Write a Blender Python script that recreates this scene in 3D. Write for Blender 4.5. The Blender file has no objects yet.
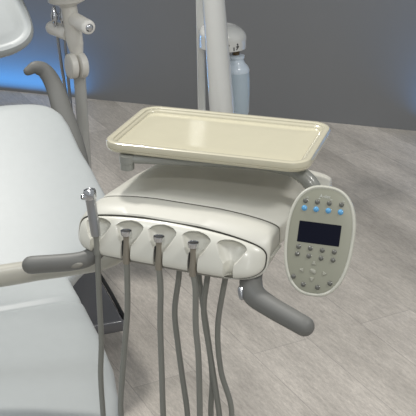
import bpy, bmesh, math, random
from mathutils import Vector, Matrix
PI = math.pi
random.seed(4)
SC = bpy.context.scene
COL = SC.collection

# ------------------------------------------------------------------ camera
cd = bpy.data.cameras.new('camera'); cam = bpy.data.objects.new('camera', cd); COL.objects.link(cam)
cd.sensor_width = 36; cd.lens = 1000 / 416 * 36; cd.clip_start = 0.05
cam.location = (0, 0, 1.55); cam.rotation_euler = (math.radians(90 - 23.6), 0, 0)
SC.camera = cam
# ------------------------------------------------------------------ world, exposure
w = bpy.data.worlds.new('world'); SC.world = w; w.use_nodes = True
w.node_tree.nodes['Background'].inputs[0].default_value = (0.94, 0.98, 1.0, 1)
w.node_tree.nodes['Background'].inputs[1].default_value = 0.44
SC.view_settings.view_transform = 'Standard'; SC.view_settings.look = 'None'
SC.view_settings.gamma = 1; SC.view_settings.exposure = -0.09
# ------------------------------------------------------------------ lights (booth spots and soft boxes overhead, LED strips on the wall)
def area(name, loc, target, size, power, color=(1, 1, 1), size_y=None):
    l = bpy.data.lights.new(name, 'AREA'); l.energy = power; l.color = color; l.size = size
    if size_y: l.shape = 'RECTANGLE'; l.size_y = size_y
    o = bpy.data.objects.new(name, l); COL.objects.link(o); o.location = loc
    o.rotation_euler = (Vector(target) - Vector(loc)).to_track_quat('-Z', 'Y').to_euler()
    return o
area('ceiling_softbox', (-0.85, 2.9, 3.2), (0.0, 1.8, 0.7), 0.26, 58, (1.0, 0.97, 0.92))
area('ceiling_panel', (-1.6, 1.2, 3.0), (-0.3, 1.9, 0.5), 0.7, 12, (0.93, 0.97, 1.0))
area('ceiling_panel', (1.5, 1.0, 3.0), (0.5, 2.4, 0.2), 0.5, 26, (1.0, 0.98, 0.95))
YW = math.radians(-17.6)
wd = Vector((math.cos(YW), math.sin(YW), 0)); wn = Vector((-wd.y, wd.x, 0)) * -1   # wn points to the room
def wall_pt(x, off, z):            # a point off the wall foot at world x
    p = Vector((0, 4.762, 0)) + wd * (x / wd.x); return p + wn * off + Vector((0, 0, z))
def led(x0, x1, power, spread=168):
    a, b = wall_pt(x0, 0.085, 0.002), wall_pt(x1, 0.085, 0.002)
    o = area('led_strip_light', (a + b) / 2, (a + b) / 2 + Vector((0, 0, 1)), (b - a).length, power, (0.05, 0.38, 1.0), 0.012)
    o.data.spread = math.radians(spread); z = Vector((0, 0, -1)); x = wd.copy(); y = z.cross(x)
    o.rotation_euler = Matrix((x, y, z)).transposed().to_euler()
led(-2.6, -0.66, 9.5); led(1.04, 2.2, 8, 128)
area('added_highlight_strip', (0.45, -1.6, 2.0), (0.05, 1.9, 0.8), 0.16, 6, (1, 1, 1), 1.5)  # added tall strip behind the camera, gives cylinders their upright highlights
area('booth_spot', (0.02, -0.9, 2.75), (0.0, 1.9, 0.6), 0.16, 17, (1.0, 0.97, 0.93))

# ------------------------------------------------------------------ materials
def mat(name, rgb, rough=0.4, metal=0.0, coat=0.0, var=0.03, scale=40, bump=0.0, bscale=400, trans=0, spec=0.5):
    m = bpy.data.materials.new(name); m.use_nodes = True; nt = m.node_tree; N = nt.nodes; L = nt.links
    b = N['Principled BSDF']; b.inputs['Roughness'].default_value = rough; b.inputs['Metallic'].default_value = metal
    b.inputs['Coat Weight'].default_value = coat; b.inputs['Coat Roughness'].default_value = 0.08
    b.inputs['Transmission Weight'].default_value = trans; b.inputs['Specular IOR Level'].default_value = spec
    tc = N.new('ShaderNodeTexCoord'); no = N.new('ShaderNodeTexNoise'); no.inputs['Scale'].default_value = scale
    L.new(tc.outputs['Object'], no.inputs['Vector'])
    mx = N.new('ShaderNodeMix'); mx.data_type = 'RGBA'
    mx.inputs[6].default_value = (*[c * (1 - var) for c in rgb], 1); mx.inputs[7].default_value = (*[min(1, c * (1 + var)) for c in rgb], 1)
    L.new(no.outputs['Fac'], mx.inputs[0]); L.new(mx.outputs[2], b.inputs['Base Color'])
    if bump:
        n2 = N.new('ShaderNodeTexNoise'); n2.inputs['Scale'].default_value = bscale; L.new(tc.outputs['Object'], n2.inputs['Vector'])
        bp = N.new('ShaderNodeBump'); bp.inputs['Strength'].default_value = bump; bp.inputs['Distance'].default_value = 0.001
        L.new(n2.outputs['Fac'], bp.inputs['Height']); L.new(bp.outputs['Normal'], b.inputs['Normal'])
    return m
M = dict(
    shell=mat('beige plastic', (0.60, 0.59, 0.53), 0.42, coat=0.05),
    panel=mat('pale plastic', (0.67, 0.66, 0.59), 0.3, coat=0.2),
    gasket=mat('grey gasket', (0.10, 0.095, 0.08), 0.6),
    under=mat('brownish grey plastic', (0.25, 0.24, 0.21), 0.5),
    tray=mat('cream glossy tray', (0.64, 0.60, 0.445), 0.10, coat=0.8),
    trayrim=mat('cream rim', (0.57, 0.535, 0.405), 0.2, coat=0.8),
    arm=mat('grey painted arm', (0.27, 0.275, 0.25), 0.3, coat=0.3),
    grip=mat('grey rubber', (0.165, 0.165, 0.155), 0.5, bump=0.15),
    hose=mat('grey silicone hose', (0.225, 0.228, 0.205), 0.4),
    chrome=mat('chrome', (0.62, 0.63, 0.65), 0.14, 1.0),
    steel=mat('brushed steel', (0.46, 0.47, 0.49), 0.28, 1.0),
    dark=mat('black recess', (0.012, 0.012, 0.012), 0.6),
    uph=mat('pale upholstery', (0.455, 0.48, 0.48), 0.38, bump=0.12, bscale=900),
    piping=mat('upholstery piping', (0.50, 0.53, 0.52), 0.45),
    charcoal=mat('charcoal glossy plastic', (0.12, 0.12, 0.13), 0.25, coat=0.5),
    black=mat('black rubber', (0.01, 0.01, 0.01), 0.5),
    padbody=mat('pad body', (0.58, 0.575, 0.50), 0.35, coat=0.2),
    padface=mat('pad face', (0.30, 0.30, 0.235), 0.4),
    armbeige=mat('beige painted arm', (0.46, 0.445, 0.385), 0.38, coat=0.2),
    button=mat('grey button', (0.13, 0.13, 0.115), 0.3, coat=0.4),
    blueb=mat('blue button', (0.11, 0.37, 0.66), 0.3, coat=0.4),
    keyb=mat('pale key', (0.36, 0.36, 0.30), 0.35),
    coupling=mat('taupe coupling', (0.28, 0.255, 0.21), 0.35, 0.3),
    screen=mat('dark screen', (0.002, 0.003, 0.012), 0.25, spec=0.2),
    ink=mat('pale print', (0.62, 0.64, 0.60), 0.6),
    inkd=mat('dark print', (0.05, 0.05, 0.05), 0.6),
    lamp=mat('lamp off-white', (0.70, 0.68, 0.625), 0.4),
    handle=mat('pale handle grip', (0.84, 0.82, 0.77), 0.5, bump=0.2),
    post=mat('painted post', (0.43, 0.43, 0.405), 0.32, coat=0.2),
    column=mat('white painted column', (0.66, 0.665, 0.64), 0.2, coat=1.0),
    bottlecap=mat('bottle shoulder', (0.60, 0.68, 0.76), 0.3, coat=0.3),
    bottle=mat('frosted blue bottle', (0.44, 0.53, 0.60), 0.3, coat=0.3),
    amber=mat('brown valve', (0.10, 0.06, 0.02), 0.4),
)
def wall_mat():
    m = mat('charcoal painted wall', (0.182, 0.187, 0.194), 0.55, var=0.06, scale=1.2, bump=0.1, bscale=250); return m
def floor_mat():
    m = bpy.data.materials.new('grey vinyl planks'); m.use_nodes = True; nt = m.node_tree; N = nt.nodes; L = nt.links
    b = N['Principled BSDF']; b.inputs['Roughness'].default_value = 0.42; b.inputs['Specular IOR Level'].default_value = 0.4
    tc = N.new('ShaderNodeTexCoord'); mp = N.new('ShaderNodeMapping'); mp.inputs['Rotation'].default_value = (0, 0, math.radians(-117.4))
    mp.inputs['Location'].default_value = (0.35, 0.121, 0)
    L.new(tc.outputs['Object'], mp.inputs['Vector'])
    br = N.new('ShaderNodeTexBrick'); br.offset = 0.37; br.inputs['Scale'].default_value = 1
    br.inputs['Brick Width'].default_value = 1.25; br.inputs['Row Height'].default_value = 0.19; br.inputs['Mortar Size'].default_value = 0.0012
    br.inputs['Mortar Smooth'].default_value = 0.3
    br.inputs['Color1'].default_value = (0.41, 0.38, 0.342, 1); br.inputs['Color2'].default_value = (0.55, 0.51, 0.465, 1); br.inputs['Mortar'].default_value = (0.31, 0.288, 0.267, 1)
    L.new(mp.outputs[0], br.inputs['Vector'])
    # long wood grain
    def noise(sx, sy, sc, det=6):
        q = N.new('ShaderNodeMapping'); q.inputs['Scale'].default_value = (sx, sy, 1); L.new(mp.outputs[0], q.inputs['Vector'])
        n = N.new('ShaderNodeTexNoise'); n.inputs['Scale'].default_value = sc; n.inputs['Detail'].default_value = det; n.inputs['Roughness'].default_value = 0.65
        L.new(q.outputs[0], n.inputs['Vector']); return n
    g1 = noise(2.5, 14, 8, 10); g2 = noise(1.0, 3.0, 1.6, 3); g3 = noise(8, 110, 9, 6)
    def ramp(n, lo, hi, a, c):
        r = N.new('ShaderNodeMapRange'); r.inputs[1].default_value = a; r.inputs[2].default_value = c; r.inputs[3].default_value = lo; r.inputs[4].default_value = hi
        L.new(n.outputs['Fac'], r.inputs[0]); return r
    r1 = ramp(g1, 0.80, 1.18, 0.3, 0.7); r2 = ramp(g2, 0.82, 1.18, 0.35, 0.65); r3 = ramp(g3, 0.74, 1.2, 0.32, 0.66)
    def mul(a, b_):
        q = N.new('ShaderNodeMath'); q.operation = 'MULTIPLY'; L.new(a.outputs[0], q.inputs[0]); L.new(b_.outputs[0], q.inputs[1]); return q
    k = mul(mul(r1, r2), r3)
    vm = N.new('ShaderNodeVectorMath'); vm.operation = 'SCALE'; L.new(br.outputs['Color'], vm.inputs[0]); L.new(k.outputs[0], vm.inputs['Scale'])
    L.new(vm.outputs[0], b.inputs['Base Color'])
    bp = N.new('ShaderNodeBump'); bp.inputs['Strength'].default_value = 0.15; bp.inputs['Distance'].default_value = 0.002
    L.new(k.outputs[0], bp.inputs['Height']); L.new(bp.outputs['Normal'], b.inputs['Normal'])
    return m

# ------------------------------------------------------------------ helpers (all meshes are built in world space; a parent keeps its children there)
def thing(name, label, cat, loc, rotz=0.0, group=None):
    o = bpy.data.objects.new(name, None); COL.objects.link(o); o.empty_display_size = 0.05
    o.location = loc; o.rotation_euler = (0, 0, rotz); o['label'] = label; o['category'] = cat
    if group: o['group'] = group
    o['mw'] = 1; del o['mw']
    return o
def root_matrix(o):
    return Matrix.LocRotScale(o.location, o.rotation_euler, o.scale)
def obj(name, bm, m, parent=None, label=None, smooth=True, angle=40):
    bmesh.ops.remove_doubles(bm, verts=bm.verts, dist=1e-6)
    bmesh.ops.recalc_face_normals(bm, faces=bm.faces)
    me = bpy.data.meshes.new(name)
    o = bpy.data.objects.new(name, me); COL.objects.link(o)
    if parent is not None:
        o.parent = parent
        top = parent
        while top.parent is not None: top = top.parent
        bmesh.ops.transform(bm, matrix=root_matrix(top).inverted(), verts=bm.verts)
        # sub-parts: parents below the root carry the identity transform
    bm.to_mesh(me); bm.free(); me.materials.append(m)
    if smooth:
        me.shade_smooth()
        try: me.set_sharp_from_angle(angle=math.radians(angle))
        except Exception: pass
    if label: o['label'] = label
    return o
def tag(o, label, cat, group=None):
    o['label'] = label; o['category'] = cat
    if group: o['group'] = group
def struct(name, bm, m):
    o = obj(name, bm, m, smooth=False); o['kind'] = 'structure'; return o

def spline(pts, n=10):
    P = [Vector(p) for p in pts]; out = []
    for i in range(len(P) - 1):
        a = P[i - 1] if i else P[0] * 2 - P[1]; b = P[i]; c = P[i + 1]; d = P[i + 2] if i + 2 < len(P) else P[-1] * 2 - P[-2]
        for k in range(n):
            t = k / n
            out.append(0.5 * ((2 * b) + (c - a) * t + (2 * a - 5 * b + 4 * c - d) * t * t + (3 * b - a - 3 * c + d) * t ** 3))
    out.append(P[-1]); return out
def lerp_list(rs, t):
    x = t * (len(rs) - 1); i = min(int(x), len(rs) - 2); f = x - i
    return rs[i] * (1 - f) + rs[i + 1] * f
def loft(bm, rings, caps=True):
    V = [[bm.verts.new(p) for p in r] for r in rings]; n = len(V[0])
    for a, b in zip(V, V[1:]):
        for i in range(n): bm.faces.new((a[i], a[(i + 1) % n], b[(i + 1) % n], b[i]))
    if caps:
        bm.faces.new(V[0]); bm.faces.new(list(reversed(V[-1])))
    return bm
def tube(bm, pts, r, seg=14, n=10, round_end=(False, False), flat=1.0, up=None):
    """tube along smooth path; r number or list of radii; flat scales the second axis"""
    C = spline(pts, n) if len(pts) > 2 else [Vector(p) for p in pts]
    rs = r if isinstance(r, (list, tuple)) else [r, r]
    N = len(C); R = [lerp_list(rs, i / (N - 1)) for i in range(N)]
    T = [(C[min(i + 1, N - 1)] - C[max(i - 1, 0)]).normalized() for i in range(N)]
    if round_end[0]:
        q = [(C[0] - T[0] * R[0] * math.sin(a) , R[0] * math.cos(a)) for a in (1.35, 1.1, 0.8, 0.4)]
        C = [x[0] for x in q] + C; R = [x[1] for x in q] + R; T = [T[0]] * 4 + T
    if round_end[1]:
        q = [(C[-1] + T[-1] * R[-1] * math.sin(a), R[-1] * math.cos(a)) for a in (0.4, 0.8, 1.1, 1.35)]
        C = C + [x[0] for x in q]; R = R + [x[1] for x in q]; T = T + [T[-1]] * 4
    ref = Vector(up) if up else (Vector((0, 0, 1)) if abs(T[0].z) < 0.9 else Vector((0, 1, 0)))
    rings = []
    for c, t, rr in zip(C, T, R):
        s = t.cross(ref).normalized(); u = s.cross(t).normalized(); ref = u
        rings.append([c + s * math.cos(a) * rr + u * math.sin(a) * rr * flat for a in (2 * PI * k / seg for k in range(seg))])
    return loft(bm, rings)
def lathe(bm, base, axis, prof, seg=28):
    """prof = [(radius, height)], along axis from base"""
    ax = Vector(axis).normalized(); ref = Vector((0, 1, 0)) if abs(ax.y) < 0.9 else Vector((1, 0, 0))
    s = ax.cross(ref).normalized(); u = s.cross(ax); base = Vector(base)
    return loft(bm, [[base + ax * h + (s * math.cos(a) + u * math.sin(a)) * max(r, 1e-4) for a in (2 * PI * k / seg for k in range(seg))] for r, h in prof])
def sgnpow(x, p): return math.copysign(abs(x) ** p, x)
def sring(hw, hh, n, seg):      # superellipse ring in 2D
    return [(hw * sgnpow(math.cos(a), 2 / n), hh * sgnpow(math.sin(a), 2 / n)) for a in (2 * PI * (k + 0.5) / seg for k in range(seg))]
def frame(o, ex, ey, ez):
    o, ex, ey, ez = map(Vector, (o, ex, ey, ez))
    return lambda a, b, c: o + ex * a + ey * b + ez * c
def box(bm, F, x0, x1, y0, y1, z0, z1, bev=0.0, seg=3):
    vs = [bm.verts.new(F(x, y, z)) for x in (x0, x1) for y in (y0, y1) for z in (z0, z1)]
    fs = [bm.faces.new([vs[i] for i in q]) for q in ((0, 1, 3, 2), (4, 6, 7, 5), (0, 4, 5, 1), (2, 3, 7, 6), (0, 2, 6, 4), (1, 5, 7, 3))]
    if bev:
        es = set(e for f in fs for e in f.edges)
        bmesh.ops.bevel(bm, geom=list(es), offset=bev, segments=seg, profile=0.6, affect='EDGES')
    return bm
W = frame((0, 0, 0), (1, 0, 0), (0, 1, 0), (0, 0, 1))
def rrect(hx, hy, r, k=8):      # rounded rectangle outline
    out = []
    for cx, cy, a0 in ((hx - r, hy - r, 0), (-hx + r, hy - r, 90), (-hx + r, -hy + r, 180), (hx - r, -hy + r, 270)):
        for i in range(k + 1):
            a = math.radians(a0 + 90 * i / k); out.append((cx + r * math.cos(a), cy + r * math.sin(a)))
    return out

# ================================================================== SETTING
bm = bmesh.new(); a = wall_pt(-4.2, 0, 0); b = wall_pt(4.2, 0, 0)
FW = frame(wall_pt(0, 0, 0), wd, -wn, (0, 0, 1))
box(bm, FW, -4.4, 4.4, 0, 0.12, 0, 3.4); struct('wall_back', bm, wall_mat())
bm = bmesh.new(); box(bm, FW, -4.4, 4.4, -7.5, 0.12, -0.1, 0)
fl = struct('floor', bm, floor_mat())

# ================================================================== DENTAL CHAIR
CS = 1.085      # overall size of the chair
CE = Vector((-0.3363, 2.1917, 0)); ca = Vector((-.342, .940, 0)) * CS; cb = Vector((.940, .342, 0)) * CS; cz = Vector((0, 0, CS))
FC = frame(CE, cb, ca, (0, 0, 1))          # z in metres; b (right), s (towards head), z
chair = thing('dental_chair', 'pale grey upholstered reclining dental chair with curved grey armrest', 'dental chair', CE + cb * -0.2 + ca * -0.2, math.radians(20))
tr = math.radians(26); bax = ca * math.cos(tr) + cz * math.sin(tr); bn = cb.cross(bax) / CS
FB = frame(CE + Vector((0, 0, 0.4107)), cb, bax, bn)
def cushion(bm, F, cx, ts, hw, top, bot, n=3.2, seg=64, sag=0.0):
    """cross-sections along y; hw(t) half width, top(t)/bot(t) z extents"""
    rings = []
    for y, h, zt, zb in zip(ts, hw, top, bot):
        ring = []
        for k in range(seg):
            a_ = 2 * PI * (k + 0.5) / seg; x = sgnpow(math.cos(a_), 2 / n); z = sgnpow(math.sin(a_), 2 / n)
            zc = (zt + zb) / 2; zh = (zt - zb) / 2
            ring.append(F(cx + x * h, y, zc + z * zh - sag * (1 - x * x) * (1 if z > 0 else 0)))
        rings.append(ring)
    return loft(bm, rings)
def interp(tab, x):
    if x <= tab[0][0]: return tab[0][1]
    for (x0, y0), (x1, y1) in zip(tab, tab[1:]):
        if x <= x1:
            f = (x - x0) / (x1 - x0); f = f * f * (3 - 2 * f) * 0.35 + f * 0.65; return y0 + (y1 - y0) * f
    return tab[-1][1]
# backrest
edge = [(-.03, -.04), (.02, .02), (.06, .065), (.09, .10), (.14, .137), (.22, .150), (.32, .136), (.42, .119), (.50, .112), (.545, .103), (.575, .084), (.592, .05), (.602, .0), (.610, -.12)]
ts = [-.03 + .64 * i / 64 for i in range(65)]; hw = [interp(edge, t) + .2 for t in ts]
def endr(t, t0, t1, r):
    d = min(t - t0, t1 - t); return 1.0 if d >= r else math.sqrt(max(0.02, 1 - ((r - d) / r) ** 2))
top = [0.0 if endr(t, -.03, .610, .04) == 1 else -.04 * (1 - endr(t, -.03, .610, .04)) for t in ts]
bot = [-.085 + .04 * (1 - endr(t, -.03, .610, .04)) for t in ts]
bm = bmesh.new(); cushion(bm, FB, -.2, ts, hw, top, bot, 3.4, 72, 0.012)
back = obj('backrest', bm, M['uph'], chair)
bm = bmesh.new(); box(bm, FB, -.40, .0, .12, .50, -.125, -.087, .012); obj('backrest_shell', bm, M['charcoal'], chair, 'charcoal backing shell of the backrest')
# seat
ts = [-.78 + .82 * i / 120 for i in range(121)]
sed = [(-.78, -.16), (-.76, -.12), (-.70, -.075), (-.56, -.040), (-.479, -.020), (-.376, -.004), (-.25, .002), (-.12, .002), (0, -.001), (.04, -.006)]
hw = [interp(sed, t) + .2 for t in ts]
cre = lambda t: -.007 * math.exp(-((t + .095) / .010) ** 2)
top = [cre(t) - .045 * (1 - endr(t, -.78, .10, .05)) for t in ts]; bot = [-.085 + .03 * (1 - endr(t, -.78, .02, .05)) for t in ts]
FS = frame(CE + Vector((0, 0, 0.4107)), cb, ca, cz)
bm = bmesh.new(); cushion(bm, FS, -.2, ts, hw, top, bot, 5.0, 72, 0.004); obj('seat', bm, M['uph'], chair)
bm = bmesh.new(); box(bm, FS, -.375, -.02, -.66, .0, -.14, -.087, .015); obj('seat_shell', bm, M['charcoal'], chair, 'charcoal shell under the seat')
# lift cover plate at the side, edge trim
bm = bmesh.new(); box(bm, FC, -.42, 0.168, .185, .78, 0.1015, 0.1395, .012, 4); obj('lift_cover', bm, M['charcoal'], chair, 'dark glossy lift cover')
bm = bmesh.new(); tube(bm, [FC(.172, .20, 0.1345), FC(.174, .35, 0.1355), FC(.172, .50, 0.1355), FC(.17, .76, 0.1345)], .006, 10); obj('edge_trim', bm, M['black'], chair, 'black rubber edge trim')
# pedestal and base
bm = bmesh.new(); box(bm, FC, -.32, -.10, -.05, .50, .05, 0.1025, .02); box(bm, FC, -.30, -.10, -.35, .10, .05, 0.261, .02); obj('pedestal', bm, M['charcoal'], chair)
bm = bmesh.new(); loft(bm, [[FC(-.2 + x, .05 + y, z) for x, y in rrect(hx, hy, .08)] for z, hx, hy in ((0, .17, .45), (.04, .17, .45), (.055, .155, .435))]); obj('base', bm, M['column'], chair)
# headrest: thick pad with a raised border
FH = frame(Vector((-0.7671, 2.9458, 0.8773)), cb, bax.lerp(cz, .45).normalized() * CS, cb.cross(bax.lerp(cz, .45).normalized()))
def pad_outline(k=72, s=1.0, inset=0.0):
    out = []
    for i in range(k):
        a_ = 2 * PI * i / k; x = sgnpow(math.cos(a_), .62); y = sgnpow(math.sin(a_), .72)
        wd_ = .245 - .055 * (y * .5 + .5) ** 1.0 - inset; out.append((x * wd_, y * (.128 - inset)))
    return out
bm = bmesh.new()
rings = []
for ins, z in ((.05, -.035), (.02, -.034), (.004, -.022), (0, -.004), (.003, .010), (.009, .018), (.018, .019), (.025, .014), (.031, .014), (.045, .020), (.07, .023), (.11, .025)):
    rings.append([FH(x, y, z) for x, y in pad_outline(72, 1, ins)])
loft(bm, rings); obj('headrest', bm, M['uph'], chair)
bm = bmesh.new(); tube(bm, [FB(-.2, .45, -.10), FB(-.2, .62, -.10), FH(0, -.02, -.06), FH(0, .05, -.03)], .016, 12, up=(1, 0, 0)); obj('headrest_bar', bm, M['steel'], chair)
# armrest
def arm_pts():
    return [Vector(p) for p in ((-0.5425, 2.9295, 0.7211), (-0.5208, 2.9404, 0.7287), (-0.4937, 2.9512, 0.7124), (-0.4665, 2.9404, 0.6657), (-0.4394, 2.8969, 0.5974), (-0.409, 2.8427, 0.5192), (-0.3884, 2.7776, 0.4433), (-0.3928, 2.68, 0.3457), (-0.434, 2.5823, 0.2372), (-0.4774, 2.528, 0.1417))]
bm = bmesh.new(); tube(bm, arm_pts(), [.014, .020, .024, .028, .031, .035, .036, .034, .032, .032], 20, 8, (True, False), .62, up=(0, 1, 0)); obj('armrest', bm, M['grip'], chair, 'curved grey armrest')

# ================================================================== OPERATING LIGHT on its floor post
lt = thing('dental_light', 'off-white dental light with crosswise handles on a grey post behind the chair', 'dental light', (-.405, 3.1, 0))
Y = 3.1
bm = bmesh.new(); lathe(bm, (-.405, Y, 0), (0, 0, 1), [(.056, 0), (.056, .012), (.045, .02), (.02, .024)]); obj('base', bm, M['post'], lt)
bm = bmesh.new(); tube(bm, [(-.403, Y, .02), (-.411, Y, .69)], .0195, 22); obj('post', bm, M['post'], lt)
for s in (-1, 1):
    bm = bmesh.new()
    lathe(bm, (-.416 + s * .004, Y - .018 - .002 * s, .695), (s, .55 * s, 0) if s > 0 else (s, -.55, 0), [(.034, 0), (.039, .003), (.0405, .012), (.039, .022), (.034, .025), (.020, .0252)], 36)
    obj('joint_disc', bm, M['lamp'], lt)
bm = bmesh.new(); lathe(bm, (-.4135, Y, .715), (-.12, 0, 1), [(.016, 0), (.020, .014), (.0255, .044), (.0262, .047), (.0258, .0475), (.0275, .076), (.0265, .080), (.0258, .10), (.0255, .14), (.0255, .19)], 30); obj('neck', bm, M['lamp'], lt)
bm = bmesh.new(); lathe(bm, (-.4365, Y, .880), (-.06, 0, 1), [(.025, -.002), (.029, .004), (.050, .014), (.057, .017), (.059, .019), (.059, .045), (.16, .09), (.165, .12), (.13, .15), (.02, .16)], 40); obj('lamp_head', bm, M['lamp'], lt)
for nm, p0, p1 in (('handle', (-.412, Y - .02, .842), (-.3635, Y - .10, .838)), ('handle', (-.440, Y + .01, .790), (-.497, Y + .06, .798))):
    bm = bmesh.new(); tube(bm, [p0, p1], .0225, 22, round_end=(False, p1[0] < -.4)); h = obj(nm, bm, M['handle'], lt)
    if p1[0] > -.4:
        d = (Vector(p1) - Vector(p0)).normalized()
        bm = bmesh.new(); lathe(bm, Vector(p1) - d * .0005, d, [(.0225, -.001), (.0215, .005), (.0175, .0085), (.0130, .0092), (.0125, .010), (.010, .0135), (.005, .0155)]); obj('end_cap', bm, M['handle'], h)
        bm = bmesh.new(); lathe(bm, Vector(p1) + d * .0075, d, [(.0128, 0), (.0128, .003), (.010, .0065), (.005, .0085)]); obj('end_button', bm, M['chrome'], h, 'chrome button in the handle end')
for dx in (0, .026):
    bm = bmesh.new(); lathe(bm, (-.480 + dx, Y + .0, .822), (0, 0, 1), [(.006, 0), (.007, .012), (.011, .016), (.012, .034), (.008, .042), (.006, .055), (.004, .058)], 16)
    hk = obj('hook', bm, M['chrome'], lt, 'chrome hook above the handle')
    bm = bmesh.new(); tube(bm, [(-.480 + dx, Y + .028, .82), (-.476 + dx * .8, Y + .03, .74), (-.462 + dx * .5, Y + .02, .60), (-.452 + dx * .5, Y, .50), (-.41, Y, .42)], .0052, 10); obj('cable', bm, M['steel'], lt)

# ================================================================== SUPPORT COLUMN with bottle bracket, stands behind the delivery unit
sc_ = thing('support_column', 'tall leaning white column with a thin post, behind the instrument tray', 'column', (.05, 3.32, 0))
bm = bmesh.new(); box(bm, frame((.05, 3.35, 0), wd, -wn, (0, 0, 1)), -.13, .13, -.10, .12, 0, .39, .03, 4); obj('base', bm, M['column'], sc_)
bm = bmesh.new(); tube(bm, [(.058, 3.24, .37), (.044, 3.25, .54), (.019, 3.28, .86), (-.012, 3.31, 1.25), (-.045, 3.34, 1.60)], [.043, .042, .037, .033, .030], 32); obj('pole', bm, M['column'], sc_)
bm = bmesh.new(); box(bm, frame((-.016, 3.42, 0), (1, 0, 0), (0, 1, 0), (-.014, 0, 1)), -.014, .014, -.014, .014, .38, 1.5, .004); obj('post', bm, M['column'], sc_)
bm = bmesh.new()
rings = []
for k in range(15):    # domed bottle housing
    t = k / 14; 
    if t < .35: z, r = .686 + t / .35 * .040, .081 + .002 * t
    else:
        q = (t - .35) / .65 * PI / 2; z, r = .726 + .040 * math.sin(q), .082 * max(.03, math.cos(q)) ** .8
    rings.append([Vector((.050 + r * math.cos(a_), 3.36 + r * math.sin(a_), z - .09 * (math.cos(a_) * r) * (1 if z > .70 else .25))) for a_ in (2 * PI * i / 36 for i in range(36))])
loft(bm, rings); hs = obj('bottle_housing', bm, M['column'], sc_, 'domed grey-white bottle housing')
bm = bmesh.new()      # small dark symbols on the housing
def cyl_pt(ang, z, r=.0815): return Vector((.050 + r * math.cos(ang), 3.36 + r * math.sin(ang), z))
def stroke(p, q, wd_=.0022):
    (a0, z0), (a1, z1) = p, q
    A, B = cyl_pt(a0, z0), cyl_pt(a1, z1); d = (B - A).normalized(); nrm = Vector((math.cos((a0 + a1) / 2), math.sin((a0 + a1) / 2), 0)); s_ = d.cross(nrm).normalized() * wd_
    F_ = frame(A, d, s_ / wd_, nrm); box(bm, F_, 0, (B - A).length, -wd_, wd_, -.002, .0012)
c0 = -PI / 2
for a_ in (.22, .62): stroke((c0 + a_, .708), (c0 + a_ + .05, .710), .003)
for p, q in (((.10, .686), (.12, .697)), ((.12, .697), (.20, .700)), ((.48, .685), (.47, .697)), ((.58, .697), (.70, .699)), ((.70, .699), (.60, .687))):
    stroke((c0 + p[0], p[1] + .004), (c0 + q[0], q[1] + .004), .0016)
obj('symbols', bm, M['inkd'], hs, 'dark switch symbols')
wb = thing('water_bottle', 'translucent pale blue water bottle hanging under the domed housing', 'bottle', (.091, 3.34, .44))
bm = bmesh.new(); lathe(bm, (.098, 3.34, .462), (0, 0, 1), [(.030, -.018), (.042, -.012), (.046, 0), (.0468, .06), (.0465, .11), (.044, .138), (.0435, .148)], 36); obj('bottle_body', bm, M['bottle'], wb)
bm = bmesh.new(); lathe(bm, (.098, 3.34, .604), (0, 0, 1), [(.0445, 0), (.045, .006), (.040, .018), (.029, .030), (.024, .040), (.023, .046), (.026, .047), (.027, .051), (.027, .056), (.018, .059)], 36); obj('shoulder', bm, M['bottlecap'], wb, 'white-blue shoulder and neck ring')
bm = bmesh.new(); lathe(bm, (.095, 3.34, .662), (0, 0, 1), [(.013, 0), (.013, .012), (.012, .030)], 20); obj('valve', bm, M['amber'], wb, 'dark brown valve')

# ================================================================== DELIVERY UNIT
yaw = math.radians(-22); hu = Vector((math.cos(yaw), math.sin(yaw), 0)); hv = Vector((-math.sin(yaw), math.cos(yaw), 0)); HO = Vector((-.068, 1.538, .812))
FD = frame(HO, hu, hv, (0, 0, 1))
du = thing('delivery_unit', 'beige dental delivery head with five instrument holders, two grey grips and a control pad', 'dental delivery unit', HO, yaw)
def shell_ring(v, uL, uR, zt, zb, crown=.012, n=6.5, seg=96, ins=0.0):
    c = (uL + uR) / 2; h = (uR - uL) / 2 - ins; out = []
    for k in range(seg):
        a_ = 2 * PI * (k + .5) / seg; x = sgnpow(math.cos(a_), 2 / n); z = sgnpow(math.sin(a_), 2 / n)
        zc = (zt + zb) / 2; zh = (zt - zb) / 2 - ins
        cr = -crown * abs(x) ** 2.2 if z > 0 else 0
        out.append(FD(c + x * h, v, zc + z * zh + cr * min(1, (z + 0.0) * 1.0 if z > 0 else 0)))
    return out
# front shell: short, slopes down to the seam round the holder panel
def front(v): return (interp([(0, -.175), (.07, -.164)], v), .178, interp([(0, .037), (.012, .043), (.035, .048), (.07, .0505)], v), interp([(0, -.034), (.04, -.026), (.07, -.018)], v))
PW, zT, zB = .173, .024, -.031
def outline_ex(x): return (1 - min(1, abs(x)) ** 7) ** (1 / 3.0)
def border(g, dv, seg=96):      # the panel's outline grown by g, moved back by dv
    out = []
    for k in range(seg):
        th = 2 * PI * (k + .5) / seg; x = sgnpow(math.cos(th), .36); sn = 1 if math.sin(th) > 0 else -1
        z = (zT + zB) / 2 + (zT - zB) / 2 * sn * outline_ex(x) + (.013 * (1 - x * x) if sn > 0 else 0)
        tt = min(1.0, max(0, (z - zB) / (zT + .013 - zB)))
        out.append(FD(x * (PW + g) + .001, -.024 + .030 * tt ** 1.2 + .018 * abs(x) ** 8 + dv, z + g * (z - (zT + zB) / 2) / ((zT - zB) / 2)))
    return out
bm = bmesh.new()
rings = [border(.0010, .034), border(.0012, .004), border(.0016, .0015), border(.0024, .0006), border(.0042, .0026)]
rings += [shell_ring(v, *front(v), ins=i) for v, i in ((.030, .0003), (.037, 0), (.045, 0), (.055, 0), (.062, 0), (.066, .001), (.068, .003))]
loft(bm, rings); obj('front_housing', bm, M['shell'], du)
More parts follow.
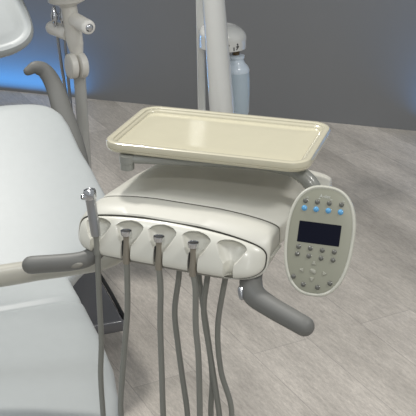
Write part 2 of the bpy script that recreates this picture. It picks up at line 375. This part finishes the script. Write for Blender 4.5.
# rear shell
def rear(v): return (interp([(.07, -.163), (.15, -.150), (.30, -.132), (.34, -.125)], v), interp([(.07, .178), (.14, .186), (.22, .203), (.27, .207), (.31, .203), (.335, .192), (.352, .176), (.362, .15)], v), interp([(.07, .0505), (.15, .052), (.26, .048), (.40, .036)], v), -.012)
bm = bmesh.new()
rings = [shell_ring(.0705 + d, *rear(.0705 + d), crown=.012 - min(d, .1) * .05, n=6.5 + 20 * min(d, .1), ins=i) for d, i in ((0, .0035), (.002, .001), (.006, 0), (.05, 0), (.10, 0), (.15, 0), (.20, 0), (.25, .001), (.268, .004), (.280, .010), (.288, .018), (.291, .026))]
loft(bm, rings); obj('rear_housing', bm, M['shell'], du)
# gasket between shells
bm = bmesh.new(); loft(bm, [shell_ring(v, -.164, .178, .0505, -.014, ins=.0020) for v in (.064, .074)]); obj('gasket', bm, M['gasket'], du, 'dark gasket line between the housings')
bm = bmesh.new()
tube(bm, [FD(.1745, .016, -.003), FD(.1790, .030, -.001), FD(.1795, .064, .000)], .0028, 8); obj('lip', bm, M['panel'], du, 'pale lip along the right side')

# holder panel with five scooped holders
HUS = [-.128, -.0665, -.0055, .057, .120]
WB = .0255
def panel_pt(a_, b_):
    """a_,b_ in -1..1 ; returns local (u,v,w)"""
    ex = (1 - min(1, abs(a_)) ** 7) ** (1 / 3.0)
    u = a_ * PW + .001; zc = (zT + zB) / 2; hh = (zT - zB) / 2
    crown = .013 * (1 - (a_) ** 2)
    wz = zc + b_ * hh * ex + crown * (b_ * .5 + .5)
    t = (b_ + 1) / 2
    v = -.024 + .030 * max(0, min(1, (wz - zB) / (zT + .013 - zB))) ** 1.2
    bul = .013 * max(0, (1 - abs(a_) ** 10)) ** .5 * max(0, 1 - abs(b_) ** 3.0) ** .5
    v = v - bul + .018 * abs(a_) ** 8
    # scoops
    tt = (wz - zB) / (zT + crown - zB)
    for c in HUS:
        d = abs(u - c)
        if d < .030:
            if tt < .42: h = .0085
            elif tt < .82: h = .0085 + (WB - .0085) * ((tt - .42) / .40) ** .75
            else: h = WB * math.sqrt(max(0, 1 - ((tt - .82) / .14) ** 2))
            if h > 1e-4 and d < h:
                f = math.sqrt(1 - (d / h) ** 2)
                D = .017 if tt < .42 else .017 + .006 * ((tt - .42) / .40) if tt < .82 else .023 * math.sqrt(max(0, 1 - ((tt - .82) / .14) ** 2))
                D *= min(1, max(0, tt) / .04 + .25)
                v += D * f ** .9
    return (u, v, wz)
NA, NB = 420, 80
bm = bmesh.new(); grid = []
for i in range(NA + 1):
    a_ = math.sin((i / NA - .5) * PI) * .5 + (i / NA * 2 - 1) * .5; row = []
    for j in range(NB + 1):
        b_ = math.sin((j / NB - .5) * PI) * .55 + (j / NB * 2 - 1) * .45
        row.append(bm.verts.new(FD(*panel_pt(a_, b_))))
    grid.append(row)
for i in range(NA):
    for j in range(NB):
        try: bm.faces.new((grid[i][j], grid[i + 1][j], grid[i + 1][j + 1], grid[i][j + 1]))
        except ValueError: pass
pn = obj('holder_panel', bm, M['panel'], du, 'pale scooped front panel with five holders', angle=55)
# dark backing and gasket round the panel
bm = bmesh.new(); loft(bm, [border(.0001, .004), border(.0001, .0012), border(.0013, .0012), border(.0013, .004)], caps=False); obj('panel_gasket', bm, M['gasket'], du, 'dark gasket round the holder panel')
# bottom tray rail of the panel
bm = bmesh.new(); tube(bm, [FD(-.152, -.010, -.0320), FD(-.10, -.020, -.0335), FD(0, -.021, -.0335), (FD(.10, -.020, -.0335)), FD(.150, -.010, -.0320)], .0030, 10); obj('bottom_rail', bm, M['under'], du, 'grey-brown rail under the holders')

# grips
def grip(pts, rs, bpos, bdir, bax_, kind):
    bm = bmesh.new(); tube(bm, pts, rs, 24, 8, (True, True)); g = obj('grip', bm, M['grip'], du, None)
    bm = bmesh.new(); d = Vector(bdir).normalized(); t = Vector(bax_).normalized(); s_ = d.cross(t)
    F_ = frame(bpos, t, s_, d); rings = []
    for sc, z in ((1, -.006), (1, .001), (.85, .0028), (.5, .0038), (.1, .004)):
        rings.append([F_(.0120 * sc * math.cos(q), .0052 * sc * math.sin(q), z) for q in (2 * PI * i / 24 for i in range(24))])
    loft(bm, rings); obj('release_button', bm, M['steel'] if kind else M['under'], g, 'oval release button')
    return g
grip([FD(.148, .020, -.028), FD(.150, .002, -.044), FD(.163, -.018, -.056), FD(.195, -.034, -.063), FD(.263, -.060, -.072)], [.0165, .0195, .0195, .0178, .0165], FD(.1430, -.0276, -.053), (-.8, -.55, .1), (.15, -.4, -.8), True)
grip([FD(-.126, .020, -.014), FD(-.130, .004, -.030), FD(-.142, -.018, -.043), FD(-.166, -.036, -.0490), FD(-.238, -.060, -.058)], [.012, .0135, .0150, .0155, .0160], FD(-.155, -.0455, -.0495), (-.2, -1, .2), (1, -.1, .25), False)

# support arm that carries the unit, comes from the far side of the chair
bm = bmesh.new(); tube(bm, [(-.135, 1.70, .765), (-.160, 1.70, .728), (-.20, 1.705, .700), (-.26, 1.715, .682), (-.33, 1.72, .668), (-.42, 1.72, .652), (-.70, 1.70, .615), (-.92, 1.68, .58), (-1.0, 1.66, .54), (-1.01, 1.65, .40), (-1.01, 1.65, .02)], [.024, .022, .021, .021, .021, .022, .022, .024, .026, .028, .03], 22, 8); obj('support_arm', bm, M['armbeige'], du)
bm = bmesh.new(); lathe(bm, (-1.01, 1.65, 0), (0, 0, 1), [(.14, 0), (.14, .02), (.12, .03), (.03, .035)], 32); obj('arm_foot', bm, M['shell'], du)
bm = bmesh.new(); lathe(bm, (-.128, 1.70, .745), (0, 0, 1), [(.026, 0), (.03, .005), (.03, .042)], 28); obj('arm_joint', bm, M['under'], du)

# tray arm: flat bar under the tray, stub at its free end, bend down to the right side of the head
bm = bmesh.new(); tube(bm, [(-.138, 1.652, .9225), (-.02, 1.642, .9222), (.08, 1.635, .9205), (.135, 1.622, .9170), (.162, 1.608, .910), (.180, 1.596, .894), (.188, 1.589, .870), (.190, 1.588, .845), (.186, 1.592, .825), (.170, 1.61, .815)], [.0075, .0085, .010, .012, .0135, .0138, .0138, .0138, .0138, .013], 20, 8, up=(0, 0, 1)); ta = obj('tray_arm', bm, M['arm'], du, 'grey bent arm under the tray')
bm = bmesh.new(); lathe(bm, (-.143, 1.654, .9025), (0, 0, 1), [(.011, 0), (.0125, .0015), (.0125, .013), (.0138, .014), (.0138, .0275)], 24); obj('arm_stub', bm, M['arm'], ta)

# control pad
pyaw = math.radians(-17.5); px = Vector((math.cos(pyaw), math.sin(pyaw), 0)); pb = Vector((-math.sin(pyaw), math.cos(pyaw), 0)); be = math.radians(27)
pu = pb * math.sin(be) + Vector((0, 0, math.cos(be))); pnm = px.cross(pu)
PO = Vector((.1805, 1.462, .853)); FP = frame(PO, px, pu, pnm)
def pad_ring(ins, z, k=90):
    out = []
    for i in range(k):
        a_ = 2 * PI * i / k; x = sgnpow(math.cos(a_), .80); y = sgnpow(math.sin(a_), .80)
        wx = .0565 + .0028 * y - ins; hy = .0905 - ins
        out.append(FP(x * wx - .001, y * hy, z))
    return out
bm = bmesh.new(); loft(bm, [pad_ring(i, z) for i, z in ((.022, -.022), (.009, -.021), (.003, -.017), (.0005, -.011), (0, -.005), (.0, -.001), (.0012, .0015), (.003, .0022), (.0048, .0015), (.0055, .0008))]); pd = obj('control_pad', bm, M['padbody'], du, 'rounded beige control pad with screen and buttons')
bm = bmesh.new(); loft(bm, [pad_ring(i, z) for i, z in ((.0056, -.001), (.0056, .0013), (.0075, .0019), (.03, .0021))]); obj('face_plate', bm, M['padface'], pd, 'olive-grey face plate')
bm = bmesh.new(); F_ = FP
loft(bm, [[F_(-.0018 + x, .0118 + y, z) for x, y in rrect(.0345, .0172, .0012, 3)] for z in (.0005, .0024)]); obj('screen', bm, M['screen'], pd, 'dark blank screen', smooth=False)
def dome(name, x, y, r, m, lab=None, h=1.0, flat=False):
    bm = bmesh.new(); lathe(bm, FP(x, y, .0012), pnm, [(r * 1.18, 0), (r * 1.12, .0012), (r, .0013), (r * .95, .0013 + .0012 * h), (r * .7, .0013 + .0022 * h), (r * .3, .0013 + .0027 * h)], 18); obj(name, bm, m, pd, lab)
D_ = [(-.0311, .0622), (-.0115, .0623), (.008, .0624), (.028, .0625), (-.0324, -.0133), (-.0128, -.0137), (.0068, -.0142), (.0264, -.0146), (-.0328, -.0254), (-.0136, -.0264), (.0065, -.0273), (.0261, -.0277), (-.0344, -.0623), (-.0165, -.073), (.007, -.0745), (.0262, -.0654)]
for x, y in D_: dome('button', x, y, .0037, M['button'])
for x, y in [(-.0314, .0501), (-.0119, .0502), (.0081, .0503), (.0281, .0504)]: dome('button', x, y, .0041, M['blueb'], 'round blue button')
bm = None
def arrow(x, y, ang):
    bm = bmesh.new(); c, s = math.cos(ang), math.sin(ang)
    pts = [(-.0036, -.0026), (.0036, -.0026), (.0009, .0034), (-.0009, .0034)]
    loft(bm, [[FP(x + (p * c - q * s) * k, y + (p * s + q * c) * k, z) for p, q in pts] for k, z in ((1.1, .0012), (1, .0034), (.7, .0040))]); obj('arrow_key', bm, M['keyb'], pd, 'raised pale arrow key', angle=20)
arrow(-.0037, -.0367, 0); arrow(-.0219, -.0501, PI / 2); arrow(.0152, -.0513, -PI / 2); arrow(-.0037, -.0628, PI)
bm = bmesh.new(); loft(bm, [[FP(-.0034 + x * math.cos(-.5) - y * math.sin(-.5), -.0499 + x * math.sin(-.5) + y * math.cos(-.5), z) for x, y in sring(.0052 * k, .0034 * k, 2, 20)] for k, z in ((1.1, .0012), (1, .0035), (.6, .0045))]); obj('center_key', bm, M['keyb'], pd, 'raised oval centre key')
def text(body, size, x, y, m, name, parent):
    c = bpy.data.curves.new(name, 'FONT'); c.body = body; c.size = size; c.align_x = 'CENTER'; c.align_y = 'CENTER'; c.extrude = .0001
    o = bpy.data.objects.new('tmp', c); COL.objects.link(o)
    dg = bpy.context.evaluated_depsgraph_get(); me = bpy.data.meshes.new_from_object(o.evaluated_get(dg)); bpy.data.objects.remove(o)
    bm = bmesh.new(); bm.from_mesh(me); R_ = Matrix((px, pu, pnm)).transposed().to_4x4(); R_.translation = FP(x, y, .0023)
    bmesh.ops.transform(bm, matrix=R_, verts=bm.verts); return obj(name, bm, m, parent, None, smooth=False)
text('A-dec', .0075, 0, .0725, M['ink'], 'lettering', pd)
for x, y in D_[:4]:
    bm = bmesh.new(); box(bm, FP, x + .0012, x + .0042, y + .0056, y + .0064, .0018, .00235); obj('icon', bm, M['ink'], pd, 'small pale printed mark')
bm = bmesh.new(); tube(bm, [FP(.012, .0, -.015), FP(.012, .002, -.045), (.188, 1.58, .853)], .0125, 16, up=(0, 0, 1)); obj('pad_bracket', bm, M['arm'], du)

# ================================================================== TRAY
ty = math.radians(-17.4); tx = Vector((math.cos(ty), math.sin(ty), 0)); tv = Vector((-math.sin(ty), math.cos(ty), 0))
FT = frame((.0215, 1.718, .950), tx, tv, (0, 0, 1))
tray = thing('instrument_tray', 'cream glossy rounded rectangular instrument tray above the delivery head', 'tray', (.0215, 1.718, .928), ty)
HX, HY, RR = .187, .115, .036
def tring(ins, z): return [FT(x, y, z) for x, y in rrect(HX - ins, HY - ins, max(.006, RR - ins), 10)]
bm = bmesh.new(); loft(bm, [tring(i, z) for i, z in ((.010, -.0185), (.003, -.0175), (.0005, -.014), (.0002, -.0125), (.0012, -.0118), (.0002, -.011), (0, -.006), (.0015, -.0015), (.004, 0), (.010, -.0002), (.0125, -.0015), (.013, -.003), (.014, -.0042), (.0165, -.0048), (.018, -.0065), (.019, -.0085), (.022, -.0092))]); obj('tray_rim', bm, M['trayrim'], tray)
bm = bmesh.new(); loft(bm, [tring(i, z) for i, z in ((.0165, -.012), (.0195, -.0088), (.0225, -.0084), (.06, -.0084))]); obj('tray_insert', bm, M['tray'], tray, 'glossy cream tray surface')

# ================================================================== INSTRUMENTS AND HOSES
HG = 'hoses hanging from the instrument holders'
# each hose hangs from its holder, loops low over the floor and returns under the head
def hose_obj(i, root, start, path):
    bm = bmesh.new(); tube(bm, [start] + path, .0053, 14, 10, up=(0, 1, 0)); return obj('hose', bm, M['hose'], root)
specs = [  # holder, front path (u, w), return path (u, w), return v, label
    (1, [(-.0665, -.030), (-.066, -.061), (-.068, -.128), (-.075, -.197), (-.087, -.306), (-.089, -.357)], [(.020, -.366), (.010, -.281), (.002, -.213), (-.003, -.146), (.006, -.076), (.008, -.020)], .03, 'grey handpiece hose with chrome coupling in the holder next to the syringe'),
    (2, [(-.0055, -.030), (-.003, -.075), (-.005, -.147), (-.004, -.249), (-.003, -.334)], [(.061, -.356), (.063, -.269), (.046, -.135), (.038, -.077), (.039, -.020)], .045, 'grey handpiece hose with chrome coupling in the middle holder'),
    (3, [(.057, -.030), (.062, -.062), (.062, -.132), (.067, -.199), (.069, -.315)], [(.085, -.35), (.065, -.213), (.054, -.134), (.061, -.065), (.065, -.020)], .028, 'grey handpiece hose with chrome coupling in the holder beside the empty one')]
def full_path(fr, bk, v, zl):
    a, b = fr[-1], bk[0]; m = (a[0] + b[0]) / 2; h = (b[0] - a[0]) / 2
    return [FD(u_, -.028, w_) for u_, w_ in fr] + [FD(a[0] - .002 + h * .15, -.026, zl + .045), FD(m, (v - .028) / 2, zl), FD(b[0] + .002 - h * .05, v, zl + .045)] + [FD(u_, v, w_) for u_, w_ in bk]
for (i, fr, bk, v1, lab), zl in zip(specs, (-.50, -.54, -.46)):
    u = HUS[i]; r = thing('handpiece_hose', lab, 'dental hose', FD(u, -.028, -.034), yaw, HG)
    pth = full_path(fr, bk, v1, zl); hose_obj(i, r, pth[0], pth[1:])
    ax = (hv * .06 + Vector((0, 0, 1))).normalized(); cb0 = FD(u, -.0285, -.037)
    bm = bmesh.new(); lathe(bm, cb0, ax, [(.0060, 0), (.0064, .003), (.0062, .016), (.0052, .030), (.0046, .042), (.0054, .049), (.0066, .052)], 22); cp = obj('coupling', bm, M['coupling'], r, 'grey tapered coupling')
    b0 = cb0 + ax * .051
    bm = bmesh.new(); lathe(bm, b0, ax, [(.0066, 0), (.0086, .0015), (.0098, .0080), (.0098, .0095), (.0086, .0098), (.0080, .0070), (.0002, .0060)], 24); obj('ring', bm, M['chrome'], cp, 'chrome collar ring')
    bm = bmesh.new(); lathe(bm, b0 + ax * .0062, ax, [(.0076, 0), (.0077, .0016), (.003, .0020)], 20); obj('socket', bm, M['dark'], cp, 'black socket face')
    bm = bmesh.new(); sl_ = frame(cb0 + ax * .012 - hu * .0055, hu, hv, ax); box(bm, sl_, -.0016, .0012, -.0030, .0060, 0.002, .030, .0008); obj('clip', bm, M['dark'], cp, 'black clip beside the coupling')
# syringe in the leftmost holder
u = HUS[0]; r = thing('air_water_syringe', 'chrome air-water syringe standing in the leftmost holder with its grey hose', 'dental syringe', FD(u, -.03, -.030), yaw)
SYR = [FD(*q) for q in ((-.1265, -.03, -.390), (-.115, -.03, -.402), (-.095, -.03, -.408), (-.070, -.028, -.435), (-.040, -.02, -.48), (.02, .0, -.50), (.08, .02, -.46))]
pth = full_path([(-.121, -.020), (-.1225, -.072), (-.123, -.14), (-.123, -.208), (-.128, -.279), (-.127, -.367)], [(.108, -.344), (.086, -.25), (.080, -.16), (.094, -.059), (.098, -.020)], .03, -.58)
pth = pth[:6] + SYR + pth[9:]
bm = bmesh.new(); tube(bm, pth, .0051, 14, 10, up=(0, 1, 0)); obj('hose', bm, M['hose'], r)
spn = FD(-.1215, -.029, -.030); sp0 = FD(-.1210, -.032, .006); sp1 = FD(-.1325, -.026, .083); sd = (sp1 - sp0).normalized(); sl = (sp1 - sp0).length
bm = bmesh.new(); lathe(bm, spn, sp0 - spn, [(.0058, 0), (.0062, .006), (.0048, .012), (.0046, .030), (.0056, .040)], 20); obj('neck', bm, M['hose'], r)
bm = bmesh.new(); lathe(bm, sp0, sd, [(.0045, 0), (.0080, .0015), (.0086, .010), (.0088, .040), (.0090, .062), (.0098, .066), (.0098, .068)], 26); sb = obj('syringe_body', bm, M['steel'], r)
bm = bmesh.new(); lathe(bm, sp1 + Vector((.002, -.001, -.006)), (-.93, -.35, .06), [(.0070, -.004), (.0070, .010), (.0058, .0115), (.0050, .0165)], 20); nz = obj('nozzle', bm, M['chrome'], sb, 'chrome nozzle socket')
bm = bmesh.new(); lathe(bm, sp1 + Vector((.002, -.001, -.006)) + Vector((-.93, -.35, .06)) * .0165, (-.93, -.35, .06), [(.0033, 0), (.0033, .0006), (.001, .0008)], 14); obj('nozzle_hole', bm, M['dark'], sb, 'dark nozzle opening')
bm = bmesh.new(); lathe(bm, sp0 + sd * .067, sd, [(.0100, 0), (.0108, .003), (.0112, .010), (.0110, .0145), (.0098, .0170), (.0070, .0182), (.0055, .0172), (.001, .0172)], 26); obj('syringe_head', bm, M['chrome'], sb, 'chrome head')
